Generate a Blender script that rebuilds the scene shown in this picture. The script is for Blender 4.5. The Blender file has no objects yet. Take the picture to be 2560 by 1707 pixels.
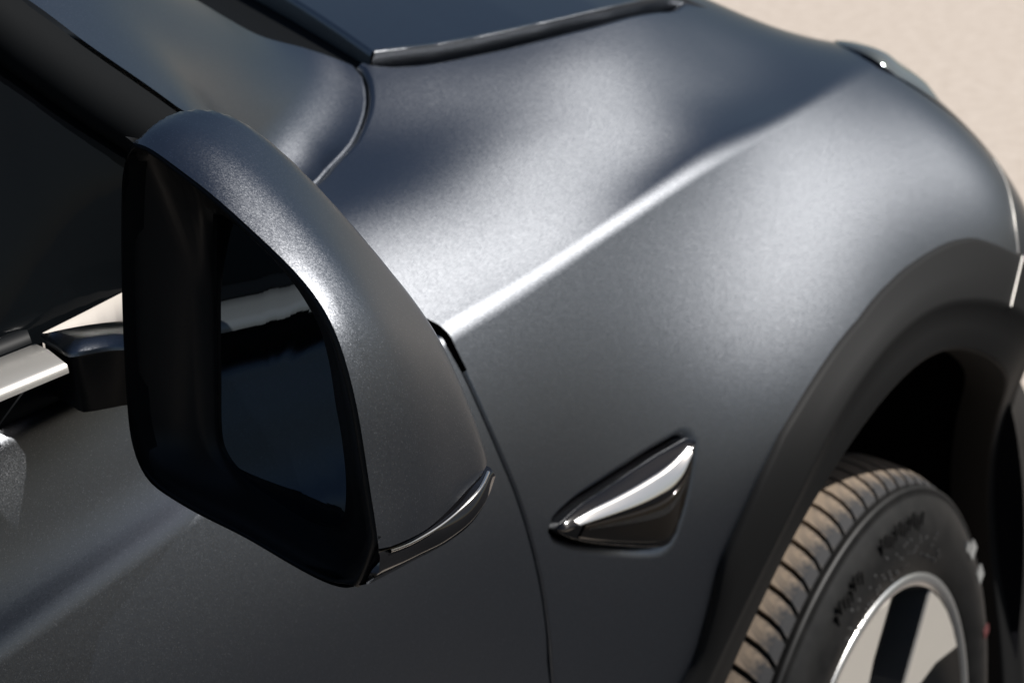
import bpy, bmesh, math, random
import numpy as np
from mathutils import Vector, Matrix
from mathutils.geometry import delaunay_2d_cdt

# ------------------------------------------------------------------ camera, sky, sun
C = bpy.context.scene.collection
sc = bpy.context.scene
G = {
 'side_coef': [[-0.8936,-0.902,-0.9126,-0.9226,-0.9311,-0.9378,-0.9436,-0.9476,-0.9509,-0.9658],[-0.8892,-0.8986,-0.9104,-0.9221,-0.9326,-0.9417,-0.9482,-0.9483,-0.9418,-0.9424],[-0.8855,-0.8952,-0.9075,-0.9199,-0.9318,-0.9431,-0.9519,-0.9501,-0.9336,-0.9133],[-0.8823,-0.8913,-0.9034,-0.9158,-0.9277,-0.9399,-0.9513,-0.9518,-0.9262,-0.8784],[-0.8822,-0.8897,-0.9018,-0.9145,-0.9257,-0.9357,-0.9457,-0.9474,-0.9121,-0.8456],[-0.8882,-0.895,-0.9076,-0.9217,-0.9334,-0.9409,-0.9453,-0.9412,-0.9002,-0.8345],[-0.9004,-0.9084,-0.9212,-0.9356,-0.949,-0.9618,-0.9684,-0.9358,-0.8828,-0.8453],[-0.9153,-0.9252,-0.9362,-0.9465,-0.9612,-0.9877,-1.0047,-0.9346,-0.8666,-0.8451],[-0.9286,-0.9383,-0.9471,-0.9528,-0.9649,-0.9914,-1.009,-0.939,-0.8428,-0.8024],[-0.9372,-0.9408,-0.946,-0.9514,-0.9654,-0.9857,-0.9904,-0.9408,-0.8255,-0.7228],[-0.9404,-0.9323,-0.9311,-0.9379,-0.9612,-0.9958,-0.996,-0.9339,-0.7968,-0.6268],[-0.9418,-0.9224,-0.9148,-0.9207,-0.9463,-0.9885,-1.0007,-0.925,-0.7423,-0.5237],[-0.9439,-0.9167,-0.9033,-0.9041,-0.9185,-0.9325,-0.9023,-0.7904,-0.6169,-0.415],[-0.9423,-0.911,-0.8893,-0.8748,-0.8588,-0.8232,-0.7461,-0.6192,-0.4592,-0.2882],[-0.9293,-0.896,-0.8608,-0.8172,-0.7571,-0.6715,-0.5588,-0.4241,-0.2759,-0.1314],[-0.8971,-0.8618,-0.8062,-0.7225,-0.6116,-0.4812,-0.3422,-0.2014,-0.0625,0.0618]],
 'top_coef': [[0.9265,0.9622,0.9948,1.0239,1.0498,1.0727,1.0929,1.1102,1.122,1.1237,1.1226,1.1195],[0.9414,0.9737,1.0045,1.033,1.0583,1.0803,1.0991,1.1142,1.124,1.1264,1.1292,1.1327],[0.9555,0.9816,1.0093,1.0377,1.0643,1.0871,1.1043,1.1165,1.1258,1.1308,1.1383,1.1475],[0.9701,0.9873,1.0097,1.0375,1.0675,1.0936,1.107,1.1169,1.1285,1.1379,1.15,1.1636],[0.9865,0.9948,1.009,1.0327,1.068,1.0977,1.1058,1.1184,1.1352,1.1486,1.1635,1.1795],[1.0015,1.0039,1.0096,1.0232,1.0616,1.0914,1.1058,1.1274,1.1479,1.1625,1.1782,1.1947],[1.0201,1.0186,1.0184,1.024,1.0536,1.091,1.1132,1.1393,1.1579,1.1706,1.1844,1.1987],[1.0392,1.0348,1.0334,1.0366,1.0457,1.0839,1.1161,1.1378,1.1565,1.1677,1.1777,1.1872],[1.0476,1.0431,1.0409,1.0415,1.048,1.0753,1.1161,1.1407,1.159,1.1684,1.1755,1.1809],[1.0473,1.0427,1.0391,1.0373,1.0403,1.0561,1.0977,1.1362,1.157,1.1654,1.1707,1.1739],[1.0428,1.0378,1.0331,1.0297,1.0309,1.0428,1.0704,1.1115,1.1401,1.1519,1.1579,1.1607],[1.032,1.0275,1.0242,1.0232,1.0269,1.0362,1.0537,1.083,1.1115,1.127,1.136,1.1411],[1.0139,1.0116,1.0111,1.0135,1.0196,1.0295,1.0411,1.0568,1.0767,1.0907,1.102,1.1106],[1.0076,1.0064,1.0069,1.0095,1.0142,1.02,1.0252,1.0313,1.0404,1.0476,1.0565,1.0658],[1.012,1.0104,1.0097,1.0097,1.01,1.0095,1.008,1.0069,1.0068,1.0053,1.0078,1.013],[0.9614,0.9668,0.9721,0.9768,0.9805,0.9828,0.984,0.9854,0.9857,0.9809,0.98,0.9823],[0.7556,0.7868,0.817,0.846,0.8734,0.8992,0.9241,0.9488,0.9686,0.9732,0.98,0.9889],[1.6709,1.582,1.4919,1.4002,1.307,1.2124,1.1169,1.0209,0.9145,0.7779,0.6411,0.5042]],
 'crease': [[-0.9575,-0.94,1.0196],[-0.9033,-0.937,1.0232],[-0.8299,-0.933,1.0281],[-0.7344,-0.925,1.032],[-0.6573,-0.918,1.0341],[-0.59,-0.912,1.0361],[-0.4949,-0.905,1.0361],[-0.37,-0.895,1.0389],[-0.2152,-0.88,1.0404],[-0.0217,-0.86,1.0364],[0.1002,-0.845,1.0331],[0.2648,-0.815,1.0254]],
 'door_gap': [[-0.5891,-0.9114,1.0375],[-0.5873,-0.9153,1.0283],[-0.5847,-0.9213,1.0132],[-0.5796,-0.9306,0.9848],[-0.5727,-0.9376,0.956],[-0.5651,-0.9416,0.931],[-0.5563,-0.9447,0.8978],[-0.5504,-0.9458,0.8731],[-0.5454,-0.9461,0.8481],[-0.5409,-0.9456,0.8167],[-0.5369,-0.9442,0.7824]],
 'arch_outer': [[-0.3688,-0.9602,0.7208],[-0.3599,-0.9664,0.7573],[-0.3537,-0.9713,0.7935],[-0.3346,-0.9759,0.817],[-0.3084,-0.9794,0.8439],[-0.2763,-0.9799,0.8663],[-0.2353,-0.9791,0.8818],[-0.1721,-0.9754,0.897],[-0.1158,-0.9722,0.9037],[-0.0393,-0.9664,0.9099],[0.0231,-0.9639,0.9097],[0.0647,-0.9636,0.9078],[0.1039,-0.9646,0.9045],[0.1488,-0.9685,0.8965]],
 'top_gap': [[-0.4038,-0.7093,1.1445],[-0.404,-0.7147,1.1421],[-0.4143,-0.7274,1.1354],[-0.4307,-0.7408,1.1273],[-0.4455,-0.7498,1.1217],[-0.4599,-0.7568,1.1173],[-0.4781,-0.7649,1.1127],[-0.4967,-0.7709,1.1096],[-0.5204,-0.778,1.1068],[-0.5433,-0.7865,1.1043],[-0.579,-0.7963,1.1018],[-0.6154,-0.8077,1.098]],
 'top_edge': [[-0.4038,-0.7093,1.1445],[-0.3842,-0.726,1.1386],[-0.3472,-0.7377,1.1348],[-0.3004,-0.7441,1.1324],[-0.2535,-0.7489,1.1304],[-0.1902,-0.7526,1.1282],[-0.1268,-0.7515,1.1246],[-0.0274,-0.7405,1.1153],[0.0324,-0.7314,1.1071]],
 'fender_front': [[0.2727,-0.8196,1.0207],[0.2758,-0.8564,0.9962],[0.2815,-0.8844,0.9748],[0.2891,-0.9091,0.9527],[0.2829,-0.9285,0.9362],[0.2785,-0.945,0.919],[0.242,-0.9693,0.8916],[0.2294,-0.9846,0.8581],[0.1695,-0.9907,0.8278]],
 'hood_edge': [[-0.2157,-0.3616,1.1856],[-0.3144,-0.5639,1.1653],[-0.3532,-0.6428,1.1575],[-0.3869,-0.7124,1.1505],[-0.3315,-0.7266,1.1465],[-0.2843,-0.7327,1.144],[-0.2046,-0.74,1.1411],[-0.1041,-0.7398,1.1359],[-0.0409,-0.7326,1.1302],[0.0434,-0.7158,1.1208]],
 'pillar_low': [[-0.8514,-0.842,1.2948],[-0.8228,-0.858,1.2696],[-0.8014,-0.87,1.2463],[-0.7776,-0.88,1.2236],[-0.7621,-0.886,1.2084],[-0.7324,-0.893,1.1808],[-0.6947,-0.898,1.1475]],
 'pillar_high': [[-0.552,-0.66,1.2282],[-0.5224,-0.675,1.2074],[-0.5059,-0.685,1.1932],[-0.4823,-0.693,1.1773],[-0.4469,-0.7,1.1628],[-0.4256,-0.705,1.153],[-0.4048,-0.709,1.1437]],
 'trim_up': [[-0.9322,-0.905,1.1291],[-0.9067,-0.905,1.1294],[-0.8961,-0.905,1.1296],[-0.8862,-0.905,1.13]],
 'trim_low': [[-0.954,-0.93,1.126],[-0.9294,-0.93,1.1262],[-0.9117,-0.93,1.1275],[-0.8934,-0.93,1.1287]],
 'shoulder': [[-0.9503,-0.91,1.0987],[-0.9166,-0.91,1.0992],[-0.8988,-0.91,1.0994],[-0.8777,-0.91,1.0994],[-0.8694,-0.91,1.0982]],
 'sliver': [[-0.8719,-0.8931,1.128],[-0.8426,-0.8893,1.128],[-0.8148,-0.8853,1.128],[-0.8059,-0.8839,1.128],[-0.8452,-0.9228,1.128],[-0.8451,-0.9163,1.128],[-0.8483,-0.9092,1.128],[-0.8541,-0.9033,1.128],[-0.8639,-0.8976,1.128]],
 'arm_top': [[-0.8857,-0.9093,1.135],[-0.8772,-0.9129,1.135],[-0.8676,-0.9185,1.135],[-0.8619,-0.9243,1.135],[-0.8588,-0.9312,1.135],[-0.8572,-0.9406,1.135]],
 'arm_edge': [[-0.8808,-0.9035,1.132],[-0.8849,-0.9172,1.132],[-0.8891,-0.9308,1.132],[-0.8839,-0.9348,1.132],[-0.8759,-0.9399,1.132],[-0.8722,-0.9441,1.132],[-0.869,-0.9518,1.132]],
 'mir_rim': [[-0.9173,-1.0138,1.2413],[-0.9179,-1.0214,1.2415],[-0.9186,-1.0299,1.2375],[-0.9195,-1.0419,1.2322],[-0.9206,-1.0556,1.2271],[-0.9219,-1.0716,1.2174],[-0.9232,-1.0876,1.2088],[-0.9243,-1.1017,1.1998],[-0.9249,-1.1089,1.1911],[-0.9253,-1.1138,1.1832],[-0.9256,-1.1169,1.1735],[-0.9258,-1.1205,1.1602],[-0.926,-1.1224,1.1451],[-0.9261,-1.1238,1.1254],[-0.9263,-1.126,1.1125],[-0.9263,-1.1264,1.1017]],
 'mir_sil': [[-0.9123,-1.0093,1.2398],[-0.8899,-0.9972,1.2418],[-0.8771,-1.0051,1.2458],[-0.8645,-1.0118,1.2437],[-0.8596,-1.0244,1.2353],[-0.8549,-1.0398,1.221],[-0.8502,-1.0551,1.2043],[-0.8453,-1.0701,1.1847],[-0.8399,-1.0791,1.1693],[-0.8389,-1.0877,1.1592],[-0.8377,-1.0951,1.147],[-0.8366,-1.1023,1.1312],[-0.8353,-1.1076,1.1157],[-0.834,-1.1104,1.1032],[-0.8327,-1.1112,1.0965],[-0.8313,-1.1103,1.0945]],
 'mir_rim2': [[-0.9255,-1.1157,1.0829],[-0.9248,-1.1077,1.0791],[-0.9241,-1.099,1.0782],[-0.9227,-1.0815,1.0803],[-0.9206,-1.0544,1.0855],[-0.9183,-1.0262,1.0887],[-0.9167,-1.0068,1.0926],[-0.916,-0.9974,1.0961],[-0.9155,-0.9918,1.106],[-0.9154,-0.9903,1.1177],[-0.9156,-0.992,1.1401],[-0.9158,-0.9951,1.1694],[-0.9161,-0.9994,1.198],[-0.9166,-1.0047,1.2256],[-0.9169,-1.0082,1.234]],
 'lip_up': [[-0.9263,-1.1264,1.1014],[-0.905,-1.1224,1.0947],[-0.885,-1.1204,1.0918],[-0.866,-1.118,1.0911],[-0.85,-1.1168,1.093],[-0.83,-1.1089,1.0931]],
 'lip_low': [[-0.9255,-1.1157,1.0829],[-0.895,-1.1137,1.0787],[-0.877,-1.1168,1.0787],[-0.86,-1.1179,1.0803],[-0.845,-1.1153,1.0837],[-0.832,-1.1102,1.0878]],
 'mir_glass': [[-0.8892,-1.0264,1.2077],[-0.8893,-1.0364,1.2057],[-0.8899,-1.0481,1.1993],[-0.8904,-1.0579,1.1928],[-0.891,-1.0668,1.1855],[-0.8916,-1.074,1.1774],[-0.8923,-1.0795,1.169],[-0.8933,-1.0835,1.1563],[-0.8947,-1.0863,1.1393],[-0.8954,-1.0882,1.1302],[-0.8965,-1.09,1.1168],[-0.8973,-1.0903,1.1058],[-0.8983,-1.089,1.0944],[-0.8987,-1.0853,1.0886],[-0.8989,-1.0802,1.0864],[-0.8989,-1.0708,1.0866],[-0.8987,-1.0622,1.0882],[-0.8983,-1.0466,1.0933],[-0.8979,-1.0326,1.0989],[-0.8973,-1.0242,1.1058],[-0.8966,-1.0215,1.1154],[-0.8947,-1.0223,1.1384],[-0.8925,-1.0237,1.1666],[-0.8903,-1.0253,1.1942]],
 'mir_open': [[-0.9121,-1.0114,1.2365],[-0.9127,-1.0182,1.2374],[-0.9134,-1.027,1.234],[-0.9143,-1.039,1.2279],[-0.9154,-1.0527,1.2228],[-0.9167,-1.069,1.2131],[-0.9179,-1.0843,1.2041],[-0.9189,-1.0966,1.1935],[-0.9194,-1.1031,1.1845],[-0.9198,-1.1072,1.1763],[-0.92,-1.1097,1.1677],[-0.9202,-1.1128,1.154],[-0.9204,-1.1147,1.1399],[-0.9205,-1.1159,1.1199],[-0.9206,-1.1172,1.1065],[-0.9205,-1.1159,1.0978],[-0.92,-1.1104,1.0885],[-0.9194,-1.1021,1.0825],[-0.9187,-1.0933,1.0821],[-0.9174,-1.0774,1.084],[-0.9152,-1.0502,1.0888],[-0.9129,-1.0218,1.093],[-0.9116,-1.0053,1.0961],[-0.9109,-0.9958,1.1005],[-0.9104,-0.9901,1.1097],[-0.9104,-0.9899,1.1231],[-0.9106,-0.9921,1.1456],[-0.9108,-0.9955,1.1749],[-0.9112,-1.0,1.2034],[-0.9115,-1.0039,1.2242],[-0.9118,-1.007,1.2333]],
 'rep_out': [[-0.5304,-0.9457,0.8913],[-0.525,-0.9456,0.8953],[-0.5001,-0.9463,0.8983],[-0.4726,-0.9478,0.8983],[-0.4448,-0.9498,0.8986],[-0.4166,-0.9521,0.8992],[-0.3897,-0.9548,0.899],[-0.3783,-0.956,0.8989],[-0.3716,-0.9576,0.8962],[-0.3697,-0.9589,0.8925],[-0.3715,-0.9603,0.8867],[-0.3819,-0.9625,0.8704],[-0.3906,-0.9634,0.8559],[-0.399,-0.9632,0.8439],[-0.4064,-0.9624,0.8341],[-0.417,-0.9608,0.8315],[-0.4323,-0.9582,0.8364],[-0.455,-0.9546,0.8464],[-0.4923,-0.9496,0.8643],[-0.5145,-0.9473,0.877],[-0.5265,-0.9462,0.8859]],
 'rep_ridge': [[-0.5193,-0.9462,0.8895],[-0.4892,-0.9484,0.8847],[-0.4501,-0.9525,0.8786],[-0.4196,-0.9563,0.8764],[-0.4056,-0.9577,0.8781],[-0.391,-0.9582,0.8849],[-0.3787,-0.9581,0.8914]],
 'headlamp': [[0.3356,-0.74,1.0227],[0.3516,-0.76,1.0128],[0.3073,-0.8,1.0172],[0.3901,-0.78,1.0062],[0.4057,-0.785,0.9993],[0.3983,-0.8,0.9892],[0.3664,-0.83,0.9768],[0.3073,-0.844,0.9908]],
 'ridge': [[0.1424,-0.9985,0.8381],[0.1035,-0.9949,0.8523],[0.0651,-0.9919,0.8636],[0.0072,-0.9903,0.8749],[-0.0419,-0.9913,0.8794],[-0.0855,-0.9933,0.8795],[-0.1298,-0.9954,0.8769],[-0.1703,-0.9968,0.8723],[-0.2216,-0.9986,0.8575],[-0.2631,-0.997,0.8397],[-0.2965,-0.9926,0.8087],[-0.3142,-0.9869,0.7793],[-0.3292,-0.978,0.7349]],
 'lip': [[-0.3077,-0.9617,0.6663],[-0.2864,-0.9797,0.7506],[-0.2673,-0.9865,0.7751],[-0.245,-0.9919,0.7943],[-0.2163,-0.9963,0.8147],[-0.1806,-0.9984,0.8284],[-0.1411,-0.9988,0.8354],[-0.1012,-0.9977,0.8396],[-0.0259,-0.9939,0.8375],[0.0135,-0.9924,0.8321],[0.0526,-0.9921,0.8224],[0.0928,-0.993,0.8081],[0.1296,-0.9937,0.7901],[0.2223,-0.985,0.7337]],
 'cam': {'loc':[-1.392,-1.509,1.407],'R':[0.5519,-0.833,-0.0393],'U':[0.3142,0.1641,0.9351],'F':[0.7724,0.5284,-0.3523],'f':4.518},
}

cam = bpy.data.objects.new('camera', bpy.data.cameras.new('camera'))
C.objects.link(cam); sc.camera = cam
k = G['cam']
R_, U_, F_ = (Vector(k[a]).normalized() for a in 'RUF')
M = Matrix((R_, U_, -F_)).transposed().to_4x4(); M.translation = Vector(k['loc'])
cam.matrix_world = M
cam.data.sensor_width = 36.0
cam.data.lens = k['f']*1000/2560*36.0
cam.data.clip_start = 0.02; cam.data.clip_end = 500
cam.data.dof.use_dof = True
cam.data.dof.focus_distance = 0.72
cam.data.dof.aperture_fstop = 20.0

SUN = Vector((0.56, -0.57, 0.76)).normalized()
world = bpy.data.worlds.new('World'); sc.world = world; world.use_nodes = True
nt = world.node_tree
sky = nt.nodes.new('ShaderNodeTexSky'); sky.sky_type = 'NISHITA'; sky.sun_disc = False
sky.sun_elevation = math.asin(SUN.z); sky.sun_rotation = math.atan2(SUN.x, SUN.y)
sky.air_density = 1.0; sky.dust_density = 1.2; sky.ozone_density = 1.0
bg = nt.nodes['Background']; bg.inputs[1].default_value = 0.05
nt.links.new(sky.outputs[0], bg.inputs[0])
sun = bpy.data.objects.new('sun', bpy.data.lights.new('sun', 'SUN'))
sun.data.energy = 5.0; sun.data.angle = math.radians(0.5); sun.data.color = (1.0, 0.965, 0.92)
sun.rotation_euler = SUN.to_track_quat('Z', 'Y').to_euler(); C.objects.link(sun)
sc.view_settings.view_transform = 'Standard'; sc.view_settings.look = 'None'
sc.view_settings.exposure = 0.0; sc.view_settings.gamma = 1.0
sc.cycles.max_bounces = 8

# ------------------------------------------------------------------ materials
def mat(name, col=(0.5,0.5,0.5), rough=0.5, metal=0.0, spec=0.5, coat=0.0, coat_rough=0.1, emis=None):
    m = bpy.data.materials.new(name); m.use_nodes = True
    b = m.node_tree.nodes['Principled BSDF']
    b.inputs['Base Color'].default_value = (*col, 1); b.inputs['Roughness'].default_value = rough
    b.inputs['Metallic'].default_value = metal; b.inputs['Specular IOR Level'].default_value = spec
    b.inputs['Coat Weight'].default_value = coat; b.inputs['Coat Roughness'].default_value = coat_rough
    return m
def noise(m, scale, lo, hi, sock='Base Color', detail=6, rough=0.6, coord='Object', dist=0.0, pos=(0.35, 0.65)):
    nt = m.node_tree; b = nt.nodes['Principled BSDF']
    tc = nt.nodes.new('ShaderNodeTexCoord'); n = nt.nodes.new('ShaderNodeTexNoise')
    n.inputs['Scale'].default_value = scale; n.inputs['Detail'].default_value = detail
    n.inputs['Roughness'].default_value = rough; n.inputs['Distortion'].default_value = dist
    r = nt.nodes.new('ShaderNodeValToRGB'); e = r.color_ramp.elements
    e[0].position, e[1].position = pos
    e[0].color = (*lo, 1) if isinstance(lo, tuple) else (lo, lo, lo, 1)
    e[1].color = (*hi, 1) if isinstance(hi, tuple) else (hi, hi, hi, 1)
    nt.links.new(tc.outputs[coord], n.inputs['Vector']); nt.links.new(n.outputs['Fac'], r.inputs[0])
    nt.links.new(r.outputs[0], b.inputs[sock]); return n, r
def bump(m, scale, strength, dist=0.001, detail=4):
    nt = m.node_tree; b = nt.nodes['Principled BSDF']
    tc = nt.nodes.new('ShaderNodeTexCoord'); n = nt.nodes.new('ShaderNodeTexNoise')
    n.inputs['Scale'].default_value = scale; n.inputs['Detail'].default_value = detail
    bp = nt.nodes.new('ShaderNodeBump'); bp.inputs['Strength'].default_value = strength
    bp.inputs['Distance'].default_value = dist
    nt.links.new(tc.outputs['Object'], n.inputs['Vector']); nt.links.new(n.outputs['Fac'], bp.inputs['Height'])
    nt.links.new(bp.outputs[0], b.inputs['Normal'])

def paint_material():
    # satin metallic film: a broad compact metallic lobe whose flakes tilt the normal, a thin clear layer over it
    m = bpy.data.materials.new('satin_graphite_film'); m.use_nodes = True
    nt = m.node_tree; nt.nodes.clear(); new = nt.nodes.new; L = nt.links.new
    out = new('ShaderNodeOutputMaterial')
    tc = new('ShaderNodeTexCoord')
    vo = new('ShaderNodeTexVoronoi'); vo.inputs['Scale'].default_value = 2500
    sub = new('ShaderNodeVectorMath'); sub.operation = 'SUBTRACT'; sub.inputs[1].default_value = (.5,.5,.5)
    scl = new('ShaderNodeVectorMath'); scl.operation = 'SCALE'; scl.inputs['Scale'].default_value = FLAKE_TILT
    ge = new('ShaderNodeNewGeometry')
    add = new('ShaderNodeVectorMath'); add.operation = 'ADD'
    nor = new('ShaderNodeVectorMath'); nor.operation = 'NORMALIZE'
    L(tc.outputs['Object'], vo.inputs['Vector']); L(vo.outputs['Color'], sub.inputs[0]); L(sub.outputs[0], scl.inputs[0])
    L(scl.outputs[0], add.inputs[0]); L(ge.outputs['Normal'], add.inputs[1]); L(add.outputs[0], nor.inputs[0])
    sep = new('ShaderNodeSeparateColor'); L(vo.outputs['Color'], sep.inputs[0])
    mr = new('ShaderNodeMapRange'); mr.inputs['From Min'].default_value = 0.93; L(sep.outputs[2], mr.inputs[0])
    mx = new('ShaderNodeMix'); mx.data_type = 'RGBA'
    mx.inputs[6].default_value = (*FILM, 1); mx.inputs[7].default_value = (0.38, 0.39, 0.42, 1)
    L(mr.outputs[0], mx.inputs[0])
    g = new('ShaderNodeBsdfGlossy'); g.distribution = 'BECKMANN'; g.inputs['Roughness'].default_value = FILM_ROUGH
    L(mx.outputs[2], g.inputs['Color']); L(nor.outputs[0], g.inputs['Normal'])
    df = new('ShaderNodeBsdfDiffuse'); df.inputs['Color'].default_value = (0.003, 0.004, 0.006, 1)
    ad = new('ShaderNodeAddShader'); L(g.outputs[0], ad.inputs[0]); L(df.outputs[0], ad.inputs[1])
    cl = new('ShaderNodeBsdfGlossy'); cl.distribution = 'BECKMANN'; cl.inputs['Roughness'].default_value = 0.30
    fr = new('ShaderNodeFresnel'); fr.inputs['IOR'].default_value = 1.16
    ms = new('ShaderNodeMixShader'); L(fr.outputs[0], ms.inputs[0]); L(ad.outputs[0], ms.inputs[1]); L(cl.outputs[0], ms.inputs[2])
    L(ms.outputs[0], out.inputs['Surface'])
    return m
FILM = (0.246, 0.257, 0.275); FILM_ROUGH = 0.46; FLAKE_TILT = 0.10
PAINT = paint_material()
BLACK = mat('black_plastic', (0.008, 0.009, 0.010), 0.45, 0, 0.12)
HOUSING = mat('mirror_black', (0.012, 0.013, 0.014), 0.42, 0, 0.25)
GLOSS = mat('gloss_black', (0.006, 0.006, 0.007), 0.06, 0, 0.5)
MATTE = mat('cowl_black', (0.006, 0.007, 0.008), 0.75, 0, 0.08)
VOID = mat('void_black', (0.004, 0.004, 0.005), 0.9, 0, 0.05)
CLAD = mat('cladding_plastic', (0.0105, 0.0105, 0.0105), 0.6, 0, 0.14); bump(CLAD, 900, 0.15, 0.0004)
GLASS = mat('tinted_glass', (0.004, 0.005, 0.006), 0.05, 0, 0.05)
MIRROR = mat('mirror_glass', (0.17, 0.20, 0.23), 0.02, 1.0, 0.5)
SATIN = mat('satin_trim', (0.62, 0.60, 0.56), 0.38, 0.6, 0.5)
GLINT = mat('polished_glint', (0.80, 0.77, 0.73), 0.22, 1.0, 0.5)  # bright metal standing in for highlights and reflections on gloss black
PALE = mat('pale_trim', (0.85, 0.78, 0.70), 0.5, 0.0, 0.5)
RUBBER = mat('tyre_rubber', (0.020, 0.020, 0.020), 0.5, 0, 0.3)
LENS = mat('headlamp_lens', (0.17, 0.19, 0.19), 0.08, 0.3, 0.6)
DISC = mat('brake_steel', (0.25, 0.24, 0.23), 0.4, 1.0)
RING = mat('rim_lip_metal', (0.80, 0.80, 0.78), 0.28, 0.9)
FACE = mat('rim_face_paint', (0.60, 0.56, 0.50), 0.45, 0.25, 0.5)
BARREL = mat('rim_barrel', (0.10, 0.10, 0.10), 0.45, 0.4, 0.5)
SMOKE = mat('smoked_lens', (0.012, 0.009, 0.006), 0.08, 0, 0.5)
WHITE = mat('white_scuff', (0.30, 0.30, 0.29), 0.6)
GREY = mat('pale_moulding', (0.10, 0.10, 0.10), 0.4)
RED = mat('red_dot_paint', (0.12, 0.03, 0.03), 0.6)
noise(RUBBER, 38, (0.006,0.006,0.006), (0.016,0.0155,0.015), pos=(0.4,0.75))
TREAD = mat('dusty_tread', (0.1,0.09,0.08), 0.8, 0, 0.25)
_n, _r = noise(TREAD, 30, (0.045,0.045,0.047), (0.27,0.21,0.155), detail=7, rough=0.6, dist=0.8, pos=(0.36,0.60))
def tread_dust():     # road dust lies on the crown of the tread and thins out towards the shoulder
    nt = TREAD.node_tree; tc = nt.nodes.new('ShaderNodeTexCoord'); sp = nt.nodes.new('ShaderNodeSeparateXYZ'); mr = nt.nodes.new('ShaderNodeMapRange')
    mr.inputs['From Min'].default_value = .012; mr.inputs['From Max'].default_value = .055; mr.inputs['To Min'].default_value = -.16; mr.inputs['To Max'].default_value = .14
    ad = nt.nodes.new('ShaderNodeMath'); nt.links.new(tc.outputs['Object'], sp.inputs[0]); nt.links.new(sp.outputs[1], mr.inputs[0])
    nt.links.new(mr.outputs[0], ad.inputs[0]); nt.links.new(_n.outputs['Fac'], ad.inputs[1]); nt.links.new(ad.outputs[0], _r.inputs[0])
tread_dust()
bump(TREAD, 300, 0.3, 0.001)
GROUND = mat('pale_concrete', (0.5,0.42,0.35), 0.9, 0, 0.15)
noise(GROUND, 16.0, (0.555,0.475,0.40), (0.685,0.60,0.52), detail=9, rough=0.72, pos=(0.30,0.70))
bump(GROUND, 25, 0.25, 0.006, 8)

# ------------------------------------------------------------------ mesh helpers
def link(name, me, m, parent=None, kind=None, label=None):
    o = bpy.data.objects.new(name, me); C.objects.link(o)
    if m is not None and not me.materials: me.materials.append(m)
    if parent: o.parent = parent
    if kind: o['kind'] = kind
    if label: o['label'] = label
    return o
def mk(name, V, Fc, m, parent=None, N=None, smooth=True, kind=None, label=None, mats=None):
    me = bpy.data.meshes.new(name)
    me.from_pydata([tuple(map(float, v)) for v in V], [], Fc); me.validate(clean_customdata=False); me.update()
    if smooth: me.polygons.foreach_set('use_smooth', [True]*len(me.polygons))
    if N is not None and len(N) == len(me.vertices):
        me.normals_split_custom_set_from_vertices([tuple(map(float, n)) for n in N])
    return link(name, me, m, parent, kind, label)
def nrm(a):
    a = np.asarray(a, float); return a/np.maximum(np.linalg.norm(a, axis=-1, keepdims=True), 1e-12)
def crv(P, n, closed=False, end=True):
    # Catmull-Rom through P, n samples by arc length
    P = np.asarray(P, float); m = len(P); out = []
    Q = np.vstack([P[-1], P, P[0], P[1]]) if closed else np.vstack([2*P[0]-P[1], P, 2*P[-1]-P[-2]])
    segs = m if closed else m-1
    for i in range(segs):
        p0, p1, p2, p3 = Q[i], Q[i+1], Q[i+2], Q[i+3]
        for t in np.linspace(0, 1, 12, endpoint=False):
            out.append(0.5*((2*p1)+(-p0+p2)*t+(2*p0-5*p1+4*p2-p3)*t*t+(-p0+3*p1-3*p2+p3)*t**3))
    out.append(P[0] if closed else P[-1]); out = np.array(out)
    d = np.r_[0, np.cumsum(np.linalg.norm(np.diff(out, axis=0), axis=1))]
    s = np.linspace(0, d[-1], n, endpoint=not closed)
    return np.stack([np.interp(s, d, out[:, j]) for j in range(out.shape[1])], 1)
def lin(P, n):
    P = np.asarray(P, float); d = np.r_[0, np.cumsum(np.linalg.norm(np.diff(P, axis=0), axis=1))]
    s = np.linspace(0, d[-1], n); return np.stack([np.interp(s, d, P[:, j]) for j in range(P.shape[1])], 1)
def loft(name, rows, m, parent=None, closed_u=False, closed_v=False, flip=False, kind=None, label=None, smooth=True, caps=False):
    rows = [np.asarray(r, float) for r in rows]; n = len(rows[0]); V = np.vstack(rows); Fc = []
    nr = len(rows)
    for i in range(nr if closed_v else nr-1):
        for j in range(n if closed_u else n-1):
            a, b = i*n+j, i*n+(j+1) % n; c, d = ((i+1) % nr)*n+(j+1) % n, ((i+1) % nr)*n+j
            Fc.append((a, d, c, b) if flip else (a, b, c, d))
    if caps:
        Fc.append(tuple(range(n)) if flip else tuple(range(n))[::-1])
        e = tuple(range((nr-1)*n, nr*n)); Fc.append(e[::-1] if flip else e)
    return mk(name, V, Fc, m, parent, smooth=smooth, kind=kind, label=label)

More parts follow.
